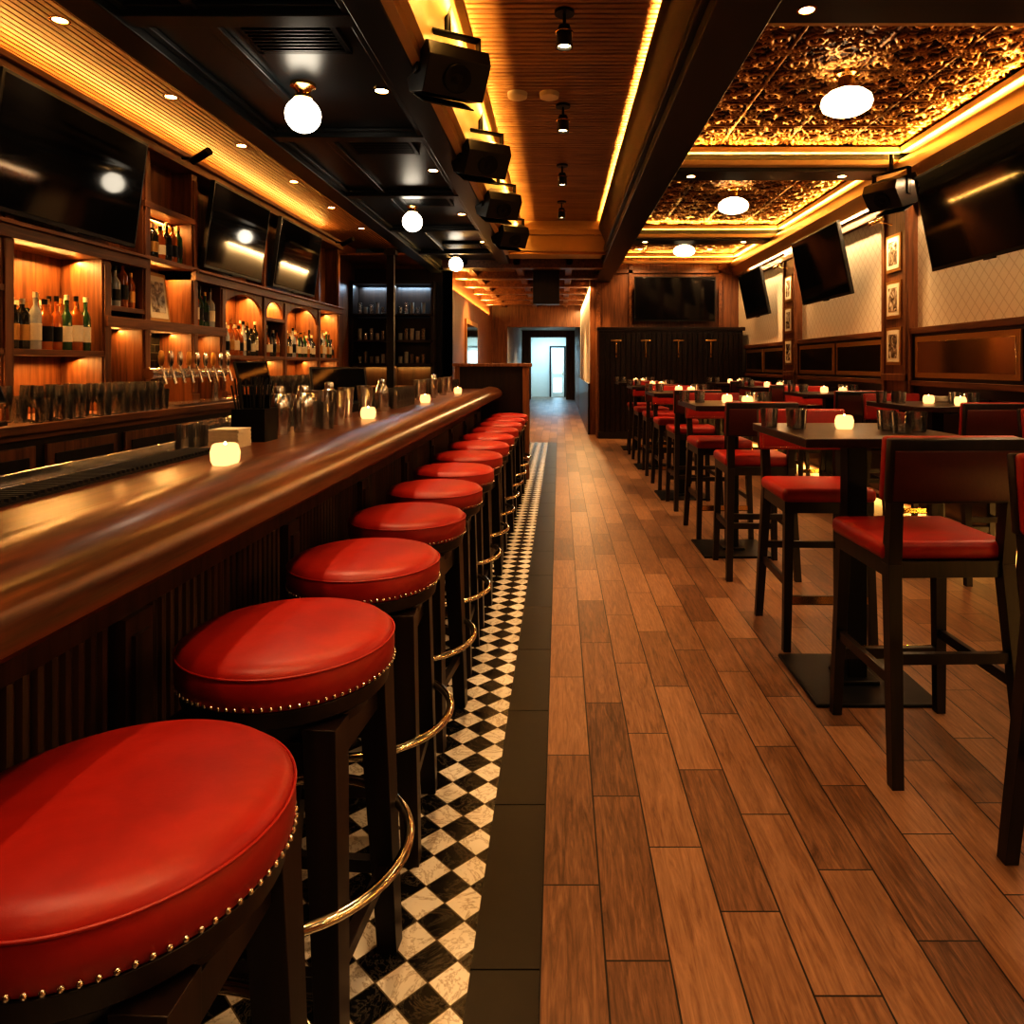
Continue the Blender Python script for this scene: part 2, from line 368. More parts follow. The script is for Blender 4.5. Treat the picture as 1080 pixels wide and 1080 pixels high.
b.obj('ceiling_corridor',bevel=.006)
# tin trays : real pressed relief
def smooth(a,b_,x):
    t=max(0,min(1,(x-a)/(b_-a))); return t*t*(3-2*t)
def relief(x,y,T=.61):
    u=(x-.99)/T; v=(y-4.04)/T
    u=u-math.floor(u)-.5; v=v-math.floor(v)-.5
    au,av=abs(u),abs(v)
    if au<av: au,av=av,au
    e=max(au,av)
    h=0
    h=max(h,.85*(1-abs(e-.488)/.016))
    r=math.hypot(u,v); th=math.atan2(v,u)
    h=max(h,(1-abs(r-.05-.010*math.cos(8*th))/.03))
    pet=.19+.06*math.cos(8*th)
    if r<pet: h=max(h,.85*(1-smooth(pet-.035,pet,r))*(.6+.4*math.cos(16*th)))
    for (cx,cy,k,R) in ((.31,.31,1,.17),(.37,.12,-1,.125),(.245,.20,-1,.08),(.44,.0,1,.09)):
        dx,dy=au-cx,av-cy; q=math.hypot(dx,dy)
        if q<R:
            ph=math.atan2(dy,dx)
            s_=math.cos(k*ph+ 4.2*pi*q/R)
            h=max(h,smooth(-.2,.7,s_)*(1-smooth(R*.85,R,q))*.95)
    w=math.sin(42*au+9*math.sin(17*av))*math.sin(38*av+8*math.sin(15*au))
    h=max(h,.45*smooth(.1,.7,w)*(1 if e<.46 else 0))
    return max(0,min(1,h))
tv_,tf_,th_=[],[],[]
st=.0125; x0=.99; x1=XR
for (ya,yb_) in ((3.9,7.2),(7.4,11.1),(11.3,13.85)):
    s2=st if ya<5 else .018; nxx=int((x1-x0)/s2); ny=int((yb_-ya)/s2); base=len(tv_)
    for j in range(ny+1):
        for i in range(nxx+1):
            X=x0+i*(x1-x0)/nxx; Y=ya+j*(yb_-ya)/ny; h=relief(X,Y); tv_.append((X,Y,3.555-.028*h)); th_.append(h)
    for j in range(ny):
        for i in range(nxx):
            a=base+j*(nxx+1)+i; tf_.append((a,a+nxx+1,a+nxx+2,a+1))
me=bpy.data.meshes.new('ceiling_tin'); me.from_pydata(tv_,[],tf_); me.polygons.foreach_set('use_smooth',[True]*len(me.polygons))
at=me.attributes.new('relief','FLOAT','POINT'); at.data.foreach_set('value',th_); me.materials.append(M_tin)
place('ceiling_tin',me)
b=B()
segs=[(YF,0.3),(.7,3.72),(4.04,7.1),(7.5,11.05),(11.4,13.85)]
for y in (.3,3.72,7.12,11.07): b.box(.99,XR,y,y+(.4 if y<1 else .32 if y<4 else .36),3.30,3.56,M_blk)
b.obj('ceiling_beam',bevel=.006)
b=B()
for (a,c) in segs:
    for (o,z0,z1) in ((0,3.33,3.38),(.0,3.46,3.52)):
        w=.10 if z0<3.4 else .07
        b.box(1.0,XR,c-w,c,z0,z1,M_cream); b.box(1.0,XR,a,a+w,z0,z1,M_cream)
        b.box(XR-w-.06,XR,a,c,z0,z1,M_cream); b.box(.99,.99+w,a,c,z0,z1,M_cream)
b.obj('trim_7',bevel=.008)
b=B(); b.prism([(XR,3.1),(XR-.1,3.1),(XR-.12,3.16),(XR-.2,3.22),(XR-.22,3.3),(XR-.22,3.33),(XR,3.2)],YF,13.9,M_gold); b.obj('trim_8')
L=13.0; yc=4.1
YEL=(1,.55,.15)
area('led_or_fill_strip',(-.66,yc,3.40),.02,L,(0,pi+.5,0),260,YEL)
area('led_or_fill_strip',(.66,yc,3.385),.02,L,(0,pi-.5,0),260,YEL)
area('led_or_fill_strip',(-.555,yc,3.345),.012,L,(0,.75,0),65,YEL)  # added strip under the lip to brighten the cornice band
for (a,c) in segs[2:]:
    area('led_or_fill_strip',(XR-.1,(a+c)/2,3.40),.02,(c-a)*.95,(0,pi-.6,0),42,YEL)
    area('led_or_fill_strip',(2.25,c-.05,3.40),2.2,.02,(pi+.6,0,0),24,YEL)
area('led_or_fill_strip',(-2.32,4.9,3.30),.02,14.5,(0,pi-.6,0),85,YEL)
area('led_or_fill_strip',(-3.5,6.6,3.24),.02,8,(0,pi+.4,0),50,YEL)
area('led_or_fill_strip',(XR-.12,5.3,.10),.03,15,(0,pi/2*.75,0),80,YEL)
area('led_or_fill_strip',(XR-.13,5.3,3.09),.02,15,(0,.05,0),230,(1,.68,.38))  # added strip at the crown, washing light down the wallpaper
# ------------------------------------------------------------------ bar counter
Y0,Y1=-1.2,8.5
prof=[(-1.22,1.035),(-1.22,1.08),(-.90,1.08),(-.875,1.082),(-.865,1.097),(-.84,1.104),(-.80,1.104),(-.765,1.098),(-.725,1.082),(-.695,1.06),(-.68,1.03),(-.682,1.0),(-.70,.985),(-.73,.98),(-.75,.965),(-.78,.95),(-.83,.945),(-.86,.93),(-.90,.92),(-.90,1.035)]
b=B(); b.prism(prof,Y0,Y1-.04,M_bar)
b.box(-1.18,-.96,Y0,Y1-.04,0.0,1.035,M_dark)
b.box(-.96,-.93,Y0,Y1-.04,.82,.93,M_panel); b.box(-.96,-.92,Y0,Y1-.04,0.0,.16,M_panel)
y=Y0
while y<Y1-.15:
    b.box(-.96,-.915,y,y+.10,.16,.82,M_panel); b.box(-.915,-.905,y+.02,y+.08,.2,.78,M_panel)
    yy=y+.125
    while yy<y+.88 and yy<Y1-.08:
        b.prism([(-.96,.16),(-.96,.82),(-.94,.82),(-.94,.16)],yy,yy+.026,M_panel); b.tube((-.94,yy+.013,.16),(-.94,yy+.013,.82),.013,M_panel,8); yy+=.036
    y+=.9
b.obj('bar_counter')
b=B(); b.box(-1.25,-.36,Y1,Y1+.12,0,1.34,M_dark); b.box(-1.28,-.33,Y1-.03,Y1+.15,1.34,1.38,M_bb)
b.box(-1.22,-.39,Y1-.02,Y1,.05,.12,M_bb); b.box(-.44,-.36,Y1-.02,Y1,.0,1.34,M_bb); b.box(-1.25,-1.19,Y1-.02,Y1,1.09,1.34,M_bb)
b.obj('wall_bar_end',bevel=.004)
# ------------------------------------------------------------------ bar stools
b=B()
b.lathe([(0,.717),(.19,.717),(.208,.719),(.2155,.729),(.2185,.752),(.218,.776),(.213,.789),(.202,.799),(.18,.806),(.12,.814),(.06,.818),(0,.819)],M_red,seg=72)
b.ring((0,0,.7835),.2175,.0026,M_red,72,6)
b.lathe([(0,.63),(.15,.63),(.165,.64),(.17,.67),(.195,.677),(.206,.687),(.211,.718),(0,.718)],M_dark,seg=48)
for i in range(84):
    a=2*pi*i/84; b.lathe([(.003,-.0035),(.0043,0),(.003,.0035),(0,.0045)],M_nail,(.2175*math.cos(a),.2175*math.sin(a),.729),6)
for sx in (-1,1):
    for sy in (-1,1):
        b.leg((sx*.165,sy*.165,0),(sx*.138,sy*.138,.675),(.046,.046),(.066,.066),M_dark)
for z,h in ((.18,.03),(.58,.06)):
    q=.165-.027*z/.675
    for s_ in (-1,1):
        b.box(-q,q,s_*q-.012,s_*q+.012,z,z+h,M_dark); b.box(s_*q-.012,s_*q+.012,-q,q,z,z+h,M_dark)
b.ring((0,0,.335),.250,.0115,M_chrome,72,12)
for sx in (-1,1):
    for sy in (-1,1): b.tube((sx*.145,sy*.145,.335),(sx*.178,sy*.178,.335),.009,M_chrome)
me=b.mesh('bar_stool')
for i in range(13): place('bar_stool',me,(-.575,.925+.59*i,0),random.uniform(-.12,.12),.003)
# ------------------------------------------------------------------ high chairs
b=B()
for s_ in (-1,1):
    b.leg((s_*.205,.215,0),(s_*.185,.185,.70),(.035,.035),(.045,.045),M_dark)
    b.leg((s_*.215,-.275,0),(s_*.19,-.20,.70),(.038,.038),(.045,.05),M_dark)
    b.leg((s_*.19,-.20,.70),(s_*.195,-.245,1.08),(.045,.05),(.04,.03),M_dark)
    b.box(s_*.196-.011,s_*.196+.011,-.235,.2,.30,.335,M_dark)
b.box(-.2,.2,.19,.215,.22,.26,M_dark); b.box(-.2,.2,-.245,-.222,.38,.415,M_dark); b.box(-.19,.19,.215,.219,.225,.262,M_brass)
b.box(-.21,.21,-.215,.21,.655,.71,M_dark)
b.pad(-.222,.222,-.205,.225,.705,.772,.026,M_red)
Mx=Matrix.Translation((0,-.232,1.015))@Matrix.Rotation(math.radians(6),4,'X')
M_red2=plain('oxblood_leather',(.065,.010,.006),.42,0,.2,90,.15)
b.pad(-.227,.227,-.024,.010,-.108,.108,.008,M_dark,Mx,2)
b.pad(-.212,.212,-.030,-.020,-.098,.070,.005,M_red2,Mx,2)
b.pad(-.227,.227,.006,.046,-.108,.108,.014,M_red,Mx,3)
RX=Matrix.Rotation(-pi/2,4,'X')
for i in range(30):
    x=-.213+.426*i/29
    for z in (-.096,.096): b.lathe([(.0035,0),(.003,.002),(0,.004)],M_nail,(0,0,0),6,Mx@Matrix.Translation((x,.0445,z))@RX)
for i in range(14):
    for x in (-.213,.213): b.lathe([(.0035,0),(.003,.002),(0,.004)],M_nail,(0,0,0),6,Mx@Matrix.Translation((x,.0445,-.09+.18*i/13))@RX)
chair=b.mesh('bar_chair')
b=B()
b.box(-.25,.25,-.25,.25,0,.014,M_blkm); b.box(-.042,.042,-.042,.042,.014,1.03,M_blkm); b.box(-.08,.08,-.08,.08,.014,.03,M_blkm)
b.box(-.25,.25,-.03,.03,1.02,1.04,M_blkm); b.box(-.03,.03,-.25,.25,1.02,1.04,M_blkm)
b.box(-.335,.335,-.375,.375,1.045,1.08,M_darkY)
table=b.mesh('high_top_table')
ctab=[(1.27,3.07),(1.27,5.25),(1.27,7.4),(1.27,9.5),(1.27,11.6)]
rtab=[(2.7,3.1),(2.72,5.15),(2.72,7.2),(2.72,9.2),(2.72,11.2)]
b=B(); b.lathe([(0,0),(.032,0),(.038,.012),(.040,.036),(.034,.056),(.028,.060),(.026,.054),(.028,.02),(0,.018)],M_votive,seg=20)
b.lathe([(0,.02),(.02,.02),(.02,.04),(0,.04)],M_paper,seg=12); b.lathe([(0,.04),(.005,.045),(.006,.053),(0,.066)],M_flame,seg=8); votive=b.mesh('votive_candle')
b=B()
for (x,y) in ((-.05,0),(.06,.03),(-.01,.13)):
    b.cup((x,y,0),.034,.085,M_glass,.040)
    b.lathe([(0,.009),(.031,.009),(.032,.022),(0,.022)],M_glass,(x,y,0),14)
tumbl=b.mesh('water_glasses')
b=B()
for i in range(6): b.lathe([(0,i*.006),(.05,i*.006),(.06,i*.006+.012),(.055,i*.006+.012),(0,i*.006+.004)],M_white,seg=24)
plates=b.mesh('side_plate_stack')
for k,tabs in enumerate((ctab,rtab)):
    for j,(x,y) in enumerate(tabs):
        place('high_top_table',table,(x,y,0),0,.004)
        place('bar_chair',chair,(x+.02,y-.50,0),random.uniform(-.04,.04),.003)
        if y<11: place('bar_chair',chair,(x+.02,y+.52,0),pi+random.uniform(-.04,.04),.003)
        place('votive_candle',votive,(x-.02,y+.05,1.08))
        place('water_glasses',tumbl,(x+.19,y-.12,1.08),.3)
        place('water_glasses',tumbl,(x-.2,y+.1,1.08),1.1)
        if j>0: place('votive_candle',votive,(x+.06,y-.22,1.08))
place('bar_chair',chair,(1.45,1.68,0),pi+.02,.003)
place('side_plate_stack',plates,(2.90,5.42,1.08)); place('side_plate_stack',plates,(1.45,5.50,1.08))
# ------------------------------------------------------------------ bar-top items
for (x,y) in ((-.94,2.0),(-1.0,3.72),(-1.0,5.3),(-1.0,7.0)): place('votive_candle',votive,(x,y,1.08))
b=B()
for i in range(14): b.box(-.05,.05,-.05,.05,i*.0045,i*.0045+.004,M_paper,Matrix.Rotation(random.uniform(-.06,.06),4,'Z'))
cs=b.mesh('coaster_stack'); place('coaster_stack',cs,(-1.13,2.44,1.08))
b=B(); b.box(-.06,.06,-.06,.06,0,.12,M_blkm); b.box(-.055,.055,-.005,.005,.12,.17,M_blkm)
for i in range(30):
    x=random.uniform(-.05,.05);y=random.uniform(-.05,.05); b.tube((x,y,.1),(x*1.3,y*1.3,.22+random.uniform(-.02,.02)),.003,M_mat,5)
b.obj('straw_caddy',loc=(-1.13,2.64,1.08))
b=B(); b.lathe([(0,0),(.030,0),(.042,.155),(.044,.155),(.044,.160),(.040,.160),(.029,.004),(0,.004)],M_steel,seg=24); tinm=b.mesh('cocktail_shaker')
b=B(); b.lathe([(0,0),(.036,0),(.042,.10),(.040,.13),(.030,.155),(.022,.165),(.022,.185),(.018,.195),(0,.197)],M_steel,seg=24); cob=b.mesh('cobbler_shaker')
for i,(x,y) in enumerate([(-1.13,2.86),(-1.16,2.98),(-1.07,2.97),(-1.14,3.25),(-1.16,3.38),(-1.14,3.52),(-1.05,3.36),(-1.14,3.8),(-1.07,3.92),(-1.14,4.15),(-1.08,4.32),(-1.14,5.75),(-1.14,5.9),(-1.08,6.05),(-1.14,6.2),(-1.14,6.45),(-1.08,6.6),(-1.14,6.9),(-1.14,7.3)]):
    place('cocktail_shaker',cob if i in (0,2,5,10,15) else tinm,(x,y,1.08))
b=B()
for i in range(6):
    b.cup((-.0,i*.09,0),.03,.12,M_glass,.036)
gl=b.mesh('pint_glasses'); place('pint_glasses',gl,(-1.16,4.5,1.08)); place('pint_glasses',gl,(-1.16,5.1,1.08)); place('pint_glasses',gl,(-1.06,4.6,1.08)); place('pint_glasses',gl,(-1.16,7.5,1.08))
b=B()
for (x,y) in ((0,0),(.08,.05),(0,.12)): b.cup((x,y,0),.03,.12,M_glass,.036)
b.obj('pint_glasses',loc=(-1.10,3.06,1.08))
b=B(); b.box(-1.2,-1.10,.3,2.3,1.08,1.086,M_mat)
y=.3
while y<2.29: b.box(-1.2,-1.10,y,y+.008,1.086,1.094,M_mat); y+=.02
b.obj('bar_drip_mat')
b=B(); X0,X1_=-1.76,-1.23
b.box(X0,X1_,.2,1.9,.96,.98,M_steel); b.box(X0,X1_,2.75,5.0,.96,.98,M_steel)
b.box(X0,X0+.04,1.9,2.75,.96,.98,M_steel); b.box(X1_-.04,X1_,1.9,2.75,.96,.98,M_steel)
b.box(X0+.04,X1_-.04,1.9,2.75,.70,.71,M_steel); b.box(X0+.035,X0+.045,1.9,2.75,.7,.97,M_steel); b.box(X1_-.045,X1_-.035,1.9,2.75,.7,.97,M_steel)
b.box(X0+.04,X1_-.04,1.9,1.91,.7,.97,M_steel); b.box(X0+.04,X1_-.04,2.74,2.75,.7,.97,M_steel)
b.box(X0-.015,X0,.2,5.0,.90,1.01,M_steel)
for y in (.3,1.8,3.4,4.9):
    for x in (X0+.04,X1_-.04): b.tube((x,y,0),(x,y,.96),.02,M_steel)
b.obj('underbar_sink_station',bevel=.003)
b=B(); b.box(-.1,.1,-.4,.4,0,.03,M_steel)
for i in range(9):
    for j in range(2): b.lathe([(0,.10),(.026,.10),(.033,0),(.036,0),(.029,.105),(0,.105)],M_glass,(-.05+.1*j,-.36+.09*i,.03),12)
rk=b.mesh('glass_rack'); place('glass_rack',rk,(-1.5,3.3,.981)); place('glass_rack',rk,(-1.5,4.25,.981))
# ------------------------------------------------------------------ back bar
XB=-3.3; yS,yE=2.6,10.7
b=B(); XW=XL+.002
b.box(XW,-3.0,yS,yE,.1,.96,M_dark); b.box(XW,-2.92,yS,yE,.98,1.03,M_bbY); b.box(XW,-2.97,yS,yE,.94,.98,M_bbY); b.box(XW,-3.06,yS,yE,0,.1,M_dark)
y=yS
while y<yE-.3:
    b.box(-3.0,-2.98,y+.04,y+.70,.16,.90,M_bb); b.box(-2.98,-2.97,y+.1,y+.64,.22,.84,M_dark); b.tube((-2.96,y+.6,.5),(-2.96,y+.6,.62),.006,M_brass); y+=.75
posts=[2.65,4.25,5.18,5.68,6.43,6.97,7.95,8.55,9.75,10.62]
tall=[4.25,5.68,6.43,7.95,9.75,10.62,2.65]
for y in posts:
    zt=3.1 if y in tall else 2.18
    b.box(XW,XB,y-.05,y+.05,1.03,zt,M_bb); b.box(XB,XB+.02,y-.065,y+.065,1.03,1.1,M_bb); b.box(XB,XB+.015,y-.035,y+.035,1.12,zt-.08,M_bb)
for a,c in ((2.6,5.63),(6.38,10.7)):
    b.box(XW,XB+.04,a,c,2.12,2.22,M_bbY); b.box(XW,XB+.07,a,c,2.195,2.22,M_bbY)
b.box(XW,XB+.02,5.63,6.48,2.62,2.67,M_bbY); b.box(XW,XB+.02,5.63,6.48,2.20,2.24,M_bbY)
for a,c,z in ((2.65,5.18,1.42),(5.18,5.68,1.76),(5.18,6.97,1.68),(6.97,10.62,1.42),(2.65,4.25,1.8),(7.95,8.55,1.86)):
    b.box(XW,XB+.01,a,c,z,z+.04,M_bbY)
b.box(XW,XB+.03,5.15,7.0,1.64,1.72,M_bbY)
b.box(XW,XB+.05,yS,yE,3.08,3.18,M_bbY); b.box(XW,XB+.09,yS,yE,3.15,3.19,M_bbY); b.box(XW,XB-.18,yS,yE,2.22,3.1,M_bb) 
for a,c in ((6.97,7.95),(7.95,8.55),(8.55,9.75)):
    w=c-a-.1; y0=a+.05; n=12; zc=1.96
    poly=[(y0,2.13),(y0+w,2.13)]+[(y0+w/2+w/2*math.cos(pi*i/n),zc-.06+ .19*math.sin(pi*i/n)) for i in range(n+1)]
    b.prismx(poly,XB-.03,XB,M_bb)
b.obj('back_bar_cabinet',bevel=.003)
b=B(); b.box(XL+.003,XL+.014,5.2,6.95,1.03,1.64,M_sub); b.obj('trim_9')
for y,z,w,p in ((3.4,2.10,1.4,10),(4.72,2.10,.8,16),(5.43,2.14,.4,8),(6.05,2.60,.6,10),(6.05,2.18,.6,10),(7.45,2.10,.8,16),(8.25,2.10,.5,10),(9.15,2.10,1.0,16),(10.2,2.10,.7,12),(4.2,1.40,1.8,18),(6.1,1.63,1.5,15),(8.8,1.40,3.4,26)):
    area('led_or_fill_strip',(XL+.12,y,z),.02,w,(0,-.25,0),p,(1,.54,.17))
def bottle(b,c,k=None):
    g=random.choice([M_amb1,M_amb1,M_amb1,M_amb2,M_amb2,M_amb3,M_amb4]); h=random.uniform(.27,.39); r=random.uniform(.032,.046); hs=h*random.uniform(.58,.68)
    b.lathe([(0,0),(r,0),(r,hs),(r*.8,hs+.02),(.013,hs+.05),(.013,h-.03)],g,c,12)
    b.lathe([(.015,h-.035),(.015,h),(0,h)],random.choice([M_blkm,M_gold,M_paper]),c,8)
    b.lathe([(r+.001,hs*.25),(r+.001,hs*.72)],random.choice([M_paper,M_paper,M_gold,M_blkm]),c,12)
def shelfbottles(y0,y1,z,rows=2):
    b=B(); y=y0
    while y<y1:
        for k in range(rows): bottle(b,(XB-.05-.095*k,y+random.uniform(-.008,.008)+.045*(k%2),z+.001))
        y+=random.uniform(.092,.104)
    b.obj('liquor_bottles')
shelfbottles(4.34,5.05,1.46,3); shelfbottles(2.8,4.1,1.46); shelfbottles(5.26,5.6,1.80,2); shelfbottles(5.76,6.34,2.24,2); shelfbottles(6.52,6.88,1.72,2)
shelfbottles(7.06,7.85,1.46,3); shelfbottles(8.04,8.46,1.46,2); shelfbottles(8.64,9.65,1.46,3); shelfbottles(9.84,10.5,1.46,3); shelfbottles(2.8,4.1,1.84,1)
b=B(); b.box(-.01,.012,-.16,.16,0,.42,M_gold); b.box(.012,.016,-.13,.13,.03,.39,M_paper); b.box(.016,.018,-.10,.10,.08,.34,M_art)
b.obj('framed_menu_sign',loc=(XB-.08,6.0,1.722),rz=(0,-.12,0))
for y in (4.05,4.42,4.79,5.10,7.5,7.88,8.26,8.64,9.02,9.4,9.8):
    b=B()
    for i in range(4):
        for j in range(3):
            if random.random()<.92:
                cx,cy=-.09*j,i*.085
                if (i+j)%2: b.cup((cx,cy,0),.030,random.choice([.13,.15]),M_glass,.038)
                else: b.lathe([(0,0),(.032,0),(.03,.004),(.005,.008),(.005,.08),(.03,.11),(.038,.15),(.034,.21),(.032,.21),(.035,.15),(0,.09)],M_glass,(cx,cy,0),14)
    b.obj('glassware_row',loc=(-2.98,y,1.031))
b=B(); b.lathe([(0,0),(.05,0),(.05,.01),(.03,.02),(.03,.22),(0,.22)],M_steel,(0,-.45,0),16); b.lathe([(0,0),(.05,0),(.05,.01),(.03,.02),(.03,.22),(0,.22)],M_steel,(0,.45,0),16)
b.tube((0,-.62,.26),(0,.62,.26),.045,M_steel,20); 
for i in range(9):
    y=-.56+.14*i
    b.tube((0,y,.27),(.09,y,.27),.014,M_steel); b.tube((.085,y,.275),(.11,y,.18),.011,M_steel); b.tube((.075,y,.28),(.07,y,.32),.008,M_steel)
    b.lathe([(.010,0),(.020,.03),(.022,.08),(.014,.12),(0,.125)],M_steel if i%3 else M_gold,(.07,y,.32),12)
b.box(-.02,.24,-.62,.62,0,.02,M_steel); b.obj('beer_tap_tower',loc=(-3.2,6.15,1.031))
def pos(loc,rz):
    b=B(); b.box(-.1,.1,-.1,.1,0,.02,M_blkm); b.tube((0,0,.02),(-.03,0,.16),.02,M_blkm)
    Mx=Matrix.Translation((.0,0,.24))@Matrix.Rotation(-.35,4,'Y'); b.box(-.015,.01,-.19,.19,-.13,.13,M_bez,Mx); b.box(.01,.012,-.175,.175,-.115,.115,M_screen,Mx)
    b.obj('pos_terminal',loc=loc,rz=rz)
pos((-3.08,3.75,1.031),.2); pos((-3.08,7.15,1.031),-.5); pos((-1.5,4.85,.981),-1)
b=B(); b.box(-.15,.15,-.2,.2,0,.16,M_bez); b.box(.15,.155,-.18,.18,.02,.14,M_blkm); b.box(-.14,.1,-.18,.18,.16,.19,M_bez); b.obj('receipt_printer',loc=(-3.15,3.3,1.031))
def tv(name,w,h,loc,side,tilt=.17):
    b=B(); b.box(-.03,.012,-w/2,w/2,-h/2,h/2,M_bez); b.box(.012,.016,-w/2+.02,w/2-.02,-h/2+.03,h/2-.02,M_screen)
    b.box(-.06,-.03,-w*.3,w*.3,-h*.3,h*.3,M_bez); b.box(-.02,.014,-.06,.06,-h/2-.012,-h/2,M_bez)
    b.tube((-.05,0,0),(-.17,0,.02),.035,M_blkm)
    o=b.obj(name,loc=loc,rz=(0,0,0),bevel=.003)
    M=Matrix.Rotation(0 if side=='L' else pi if side=='R' else -pi/2,4,'Z')@Matrix.Rotation(tilt,4,'Y')
    o.rotation_euler=M.to_euler(); return o
for y,w in ((3.2,1.15),(4.72,1.42),(7.10,1.24),(8.72,1.36)):
    tv('television',w,.80,(-3.20,y,2.65),'L',.13)
tv('television',1.65,.86,(3.27,5.55,2.62),'R',.2)
tv('television',1.65,.86,(3.27,1.9,2.58),'R',.2)
tv('television',1.6,.86,(3.27,8.95,2.60),'R',.2)
tv('television',1.35,.78,(3.27,12.0,2.56),'R',.2)
tv('television',1.56,.86,(2.22,13.68,2.63),'B',.08)
# ------------------------------------------------------------------ ceiling fixtures
b=B(); b.lathe([(0,0),(.075,0),(.075,-.02),(.05,-.035),(.035,-.06),(.055,-.075),(.055,-.09),(.03,-.095),(0,-.095)],M_brass,seg=24)
b.lathe([(.045,-.088)]+[(.105*math.sin(a),-.19+.105*math.cos(a)) for a in [pi*(i/14) for i in range(3,14)]]+[(0,-.295)],M_globe,seg=28)
gm=b.mesh('ceiling_globe_lamp')
for y in (-2.1,1.1,4.3,7.5,10.65): place('ceiling_globe_lamp',gm,(-1.55,y,3.06))  # nearest globes are unseen, continuing the row as fill light
b=B(); b.lathe([(0,0),(.09,0),(.09,-.025),(.06,-.04),(.055,-.10),(.075,-.11),(.075,-.13),(0,-.13)],M_brass,seg=24)
b.lathe([(.07,-.125),(.13,-.15),(.175,-.19),(.185,-.23),(.17,-.27),(.12,-.30),(.06,-.315),(0,-.318)],M_school,seg=32)
sm=b.mesh('schoolhouse_ceiling_lamp')
for y in (-1.65,1.8,5.3,8.75,12.2): place('schoolhouse_ceiling_lamp',sm,(2.14,y,3.54))  # nearest lamps are out of view, added along the row for fill
b=B(); b.lathe([(0,0),(.06,0),(.06,-.02),(0,-.02)],M_blkm,seg=20); b.tube((0,0,-.02),(0,0,-.1),.01,M_blkm)
b.lathe([(0,-.09),(.035,-.09),(.045,-.12),(.05,-.22),(.044,-.22),(.04,-.2),(0,-.2)],M_blkm,seg=20); b.lathe([(.038,-.205),(0,-.206)],M_led,seg=16); b.ring((0,0,-.13),.05,.005,M_brass,24,6)
ts=b.mesh('ceiling_spotlight')
for y,p in ((-1.2,70),(.6,85),(2.6,110),(4.3,130),(5.85,150),(7.6,170),(9.3,190)):  # nearest spots are unseen, added in line to fill the foreground
    place('ceiling_spotlight',ts,(.03,y,3.5)); spot('spotlight_bulb',(.03,y,3.26),p,85,(1,.64,.32),(.25,y+.2,0),.05,.8)
b=B(); b.lathe([(0,0),(.08,0),(.075,-.035),(.05,-.045),(0,-.045)],M_white,seg=24); sd=b.mesh('smoke_detector')
for x in (-.33,-.08): place('smoke_detector',sd,(x,5.6,3.5))
b=B(); b.lathe([(.055,0),(.055,-.006),(.04,-.006),(.04,0)],M_brass,seg=20); b.lathe([(.04,-.002),(0,-.0025)],M_led,seg=16); dl=b.mesh('recessed_downlight')
for y in (2.8,4.2,5.4,6.6,7.9,9.2,10.6):
    place('recessed_downlight',dl,(-2.95,y,3.4)); spot('downlight_or_fill_bulb',(-2.95,y,3.38),75,80,(1,.62,.30),(-3.0,y,0),.03,.7)
b=B(); b.box(-.25,.25,-.2,.2,-.012,0,M_blkm); b.box(-.25,.25,-.2,-.17,-.03,0,M_blkm); b.box(-.25,.25,.17,.2,-.03,0,M_blkm); b.box(-.25,-.22,-.2,.2,-.03,0,M_blkm); b.box(.22,.25,-.2,.2,-.03,0,M_blkm)
for i in range(9): b.box(-.22,.22,-.16+i*.038,-.15+i*.038,-.035,-.01,M_blk)
vm=b.mesh('air_vent')
for y in (.1,1.95,3.62,5.45,7.3,10.0): place('air_vent',vm,(-1.36,y,3.06))
b=B(); b.tube((0,0,.36),(0,0,.20),.02,M_blkm); b.box(-.19,-.178,-.03,.03,-.05,.20,M_blkm); b.box(.178,.19,-.03,.03,-.05,.20,M_blkm); b.box(-.19,.19,-.03,.03,.19,.205,M_blkm)
MR=Matrix.Rotation(math.radians(35),4,'X')
b.prismx([(-.17,-.10),(.05,-.17),(.19,-.10),(.19,.08),(-.10,.15),(-.17,.10)],-.175,.175,M_bez,MR)
FR=MR@Matrix.Translation((0,-.172,0))@Matrix.Rotation(pi/2,4,'X')
b.lathe([(.075,0),(.08,.01),(.07,.012),(.03,-.0),(.015,.008),(0,.01)],M_blkm,(0,0,0),24,FR)
b.box(-.15,.15,-.12,.08,-.175,-.165,M_blk,MR@Matrix.Rotation(-.1,4,'X'))
spk=b.mesh('hanging_speaker')
for y in (.7,2.3,3.95,5.6,7.2,8.9): place('hanging_speaker',spk,(-.62,y,3.0),(0,0,math.radians(30)),.004)
place('hanging_speaker',spk,(3.15,6.75,3.0),(0,0,math.radians(-60)),.004)
b=B(); b.tube((0,0,0),(.12,0,.0),.012,M_blkm); b.tube((.1,-.02,-.03),(.28,-.1,.03),.035,M_blkm); bs=b.mesh('bar_spotlight')
for y in (6.05,10.2): place('bar_spotlight',bs,(-3.21,y,3.12))
b=B(); b.box(-.05,.05,-.05,.05,0,3.0,M_blkm); b.box(-.08,.08,-.08,.08,0,.1,M_blkm); b.box(-.08,.08,-.08,.08,2.9,2.97,M_blkm); b.obj('steel_column',loc=(-2.37,10.0,0),bevel=.004)
b=B(); b.box(-3.58,-2.2,12.1,12.49,0,.95,M_dark); b.box(-3.59,-2.15,12.05,12.49,.95,1.0,M_bbY)
for x in (-3.58,-2.9,-2.2): b.box(x,x+.05,12.15,12.49,1.0,2.8,M_dark)
for z in (1.35,1.75,2.2,2.75): b.box(-3.58,-2.15,12.15,12.49,z,z+.04,M_dark)
b.obj('rear_shelving_unit',bevel=.003)
for z in (1.391,1.791,2.241):
    b=B(); x=-3.45
    while x<-2.25:
        if abs(x+2.88)>.06: b.cup((x,12.3,z),.035,random.choice([.12,.16,.2]),M_glass if random.random()<.6 else M_amb3,.038)
        x+=.1
    b.obj('shelf_glassware')
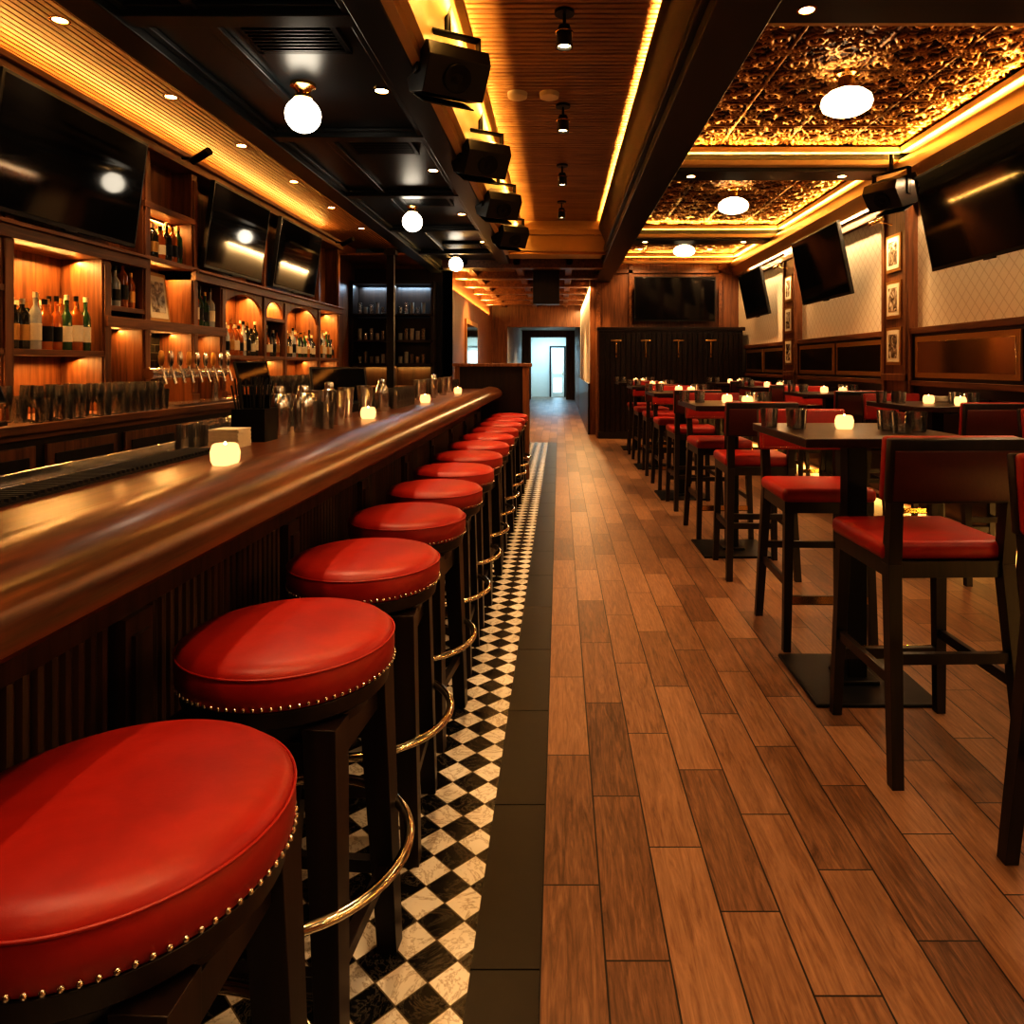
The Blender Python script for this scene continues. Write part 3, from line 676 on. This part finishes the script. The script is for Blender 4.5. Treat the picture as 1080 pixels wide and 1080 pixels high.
area('led_or_fill_strip',(-2.87,12.4,2.73),1.2,.02,(0,0,0),24,(.55,.78,1)); area('led_or_fill_strip',(-2.87,12.4,1.33),1.2,.02,(0,0,0),18,AMB)
b=B(); b.box(-1.9,-1.87,14.3,16.3,.9,2.3,M_gold); b.box(-1.87,-1.865,14.4,16.2,1.0,2.2,M_mirror); b.obj('corridor_mirror')
spot('downlight_or_fill_bulb',(-1.3,14.5,2.9),300,110,(1,.6,.25),(-1.9,14.6,1.5),.05,.8)
spot('downlight_or_fill_bulb',(-.3,16.5,2.9),240,110,(1,.66,.3),(-.2,16.5,0),.05,.8)
spot('downlight_or_fill_bulb',(.2,13.4,2.9),240,110,(1,.6,.25),(.5,13.6,0),.05,.8)
area('led_or_fill_strip',(.56,16.8,2.9),.03,6,(0,.1,0),130,(1,.66,.32))
area('led_or_fill_strip',(-1.86,15.8,2.7),.03,7,(0,pi+.2,0),120,YEL)  # added up-light strip to brighten the corridor ceiling
spot('downlight_or_fill_bulb',(-.4,24,2.65),90,120,(1,.75,.5),(-.4,24,0),.05,.8)
b=B(); b.box(-.4,.4,-.4,.4,-.03,0,M_cool); b.box(-.44,.44,-.44,-.4,-.04,0,M_white); b.box(-.44,.44,.4,.44,-.04,0,M_white); b.obj('ceiling_light_panel',loc=(-.4,29.2,2.72))
area('panel_tube',(-.4,29.2,2.68),.7,.7,(0,0,0),80,(.40,.72,1))
for y,p in ((.5,80),(3.88,120),(7.3,140),(11.2,140)):
    for x in (1.35,2.9):
        place('recessed_downlight',dl,(x,y,3.3)); spot('downlight_or_fill_bulb',(x,y,3.28),p,90,(1,.60,.29),(x+.05,y+.3,0),.04,.8)
for x in (1.5,2.8):
    place('recessed_downlight',dl,(x,13.25,3.52)); spot('downlight_or_fill_bulb',(x,13.25,3.48),80,110,(1,.6,.28),(x,13.8,2),.04,.8)  # added pair of downlights aimed to brighten the back wall
for y,p in ((-.9,40),(.8,60),(2.6,75),(4.4,80),(6.2,85),(8.0,85),(9.8,85)):
    place('recessed_downlight',dl,(-1.1 if abs(y-9.8)>.01 else -1.05,y,3.06)); spot('downlight_or_fill_bulb',(-1.1,y,3.03),p,85,(1,.68,.40),(-.75,y+.1,0),.04,.8)
# ------------------------------------------------------------------ world, camera, view
w=bpy.data.worlds.new('world'); S.world=w; w.use_nodes=True
w.node_tree.nodes['Background'].inputs[0].default_value=(1,.75,.5,1); w.node_tree.nodes['Background'].inputs[1].default_value=.01
cam=bpy.data.cameras.new('camera'); co=bpy.data.objects.new('camera',cam); COL.objects.link(co)
co.location=(0,0,1.36); co.rotation_euler=(pi/2,0,0); cam.sensor_width=36; cam.lens=25; cam.shift_x=-50/1080; cam.shift_y=-155/1080; cam.clip_start=.05
S.camera=co
S.view_settings.view_transform='Standard'
for lk in ('High Contrast','Medium High Contrast'):
    try: S.view_settings.look=lk; break
    except Exception as e: print(e)
S.view_settings.exposure=-.12
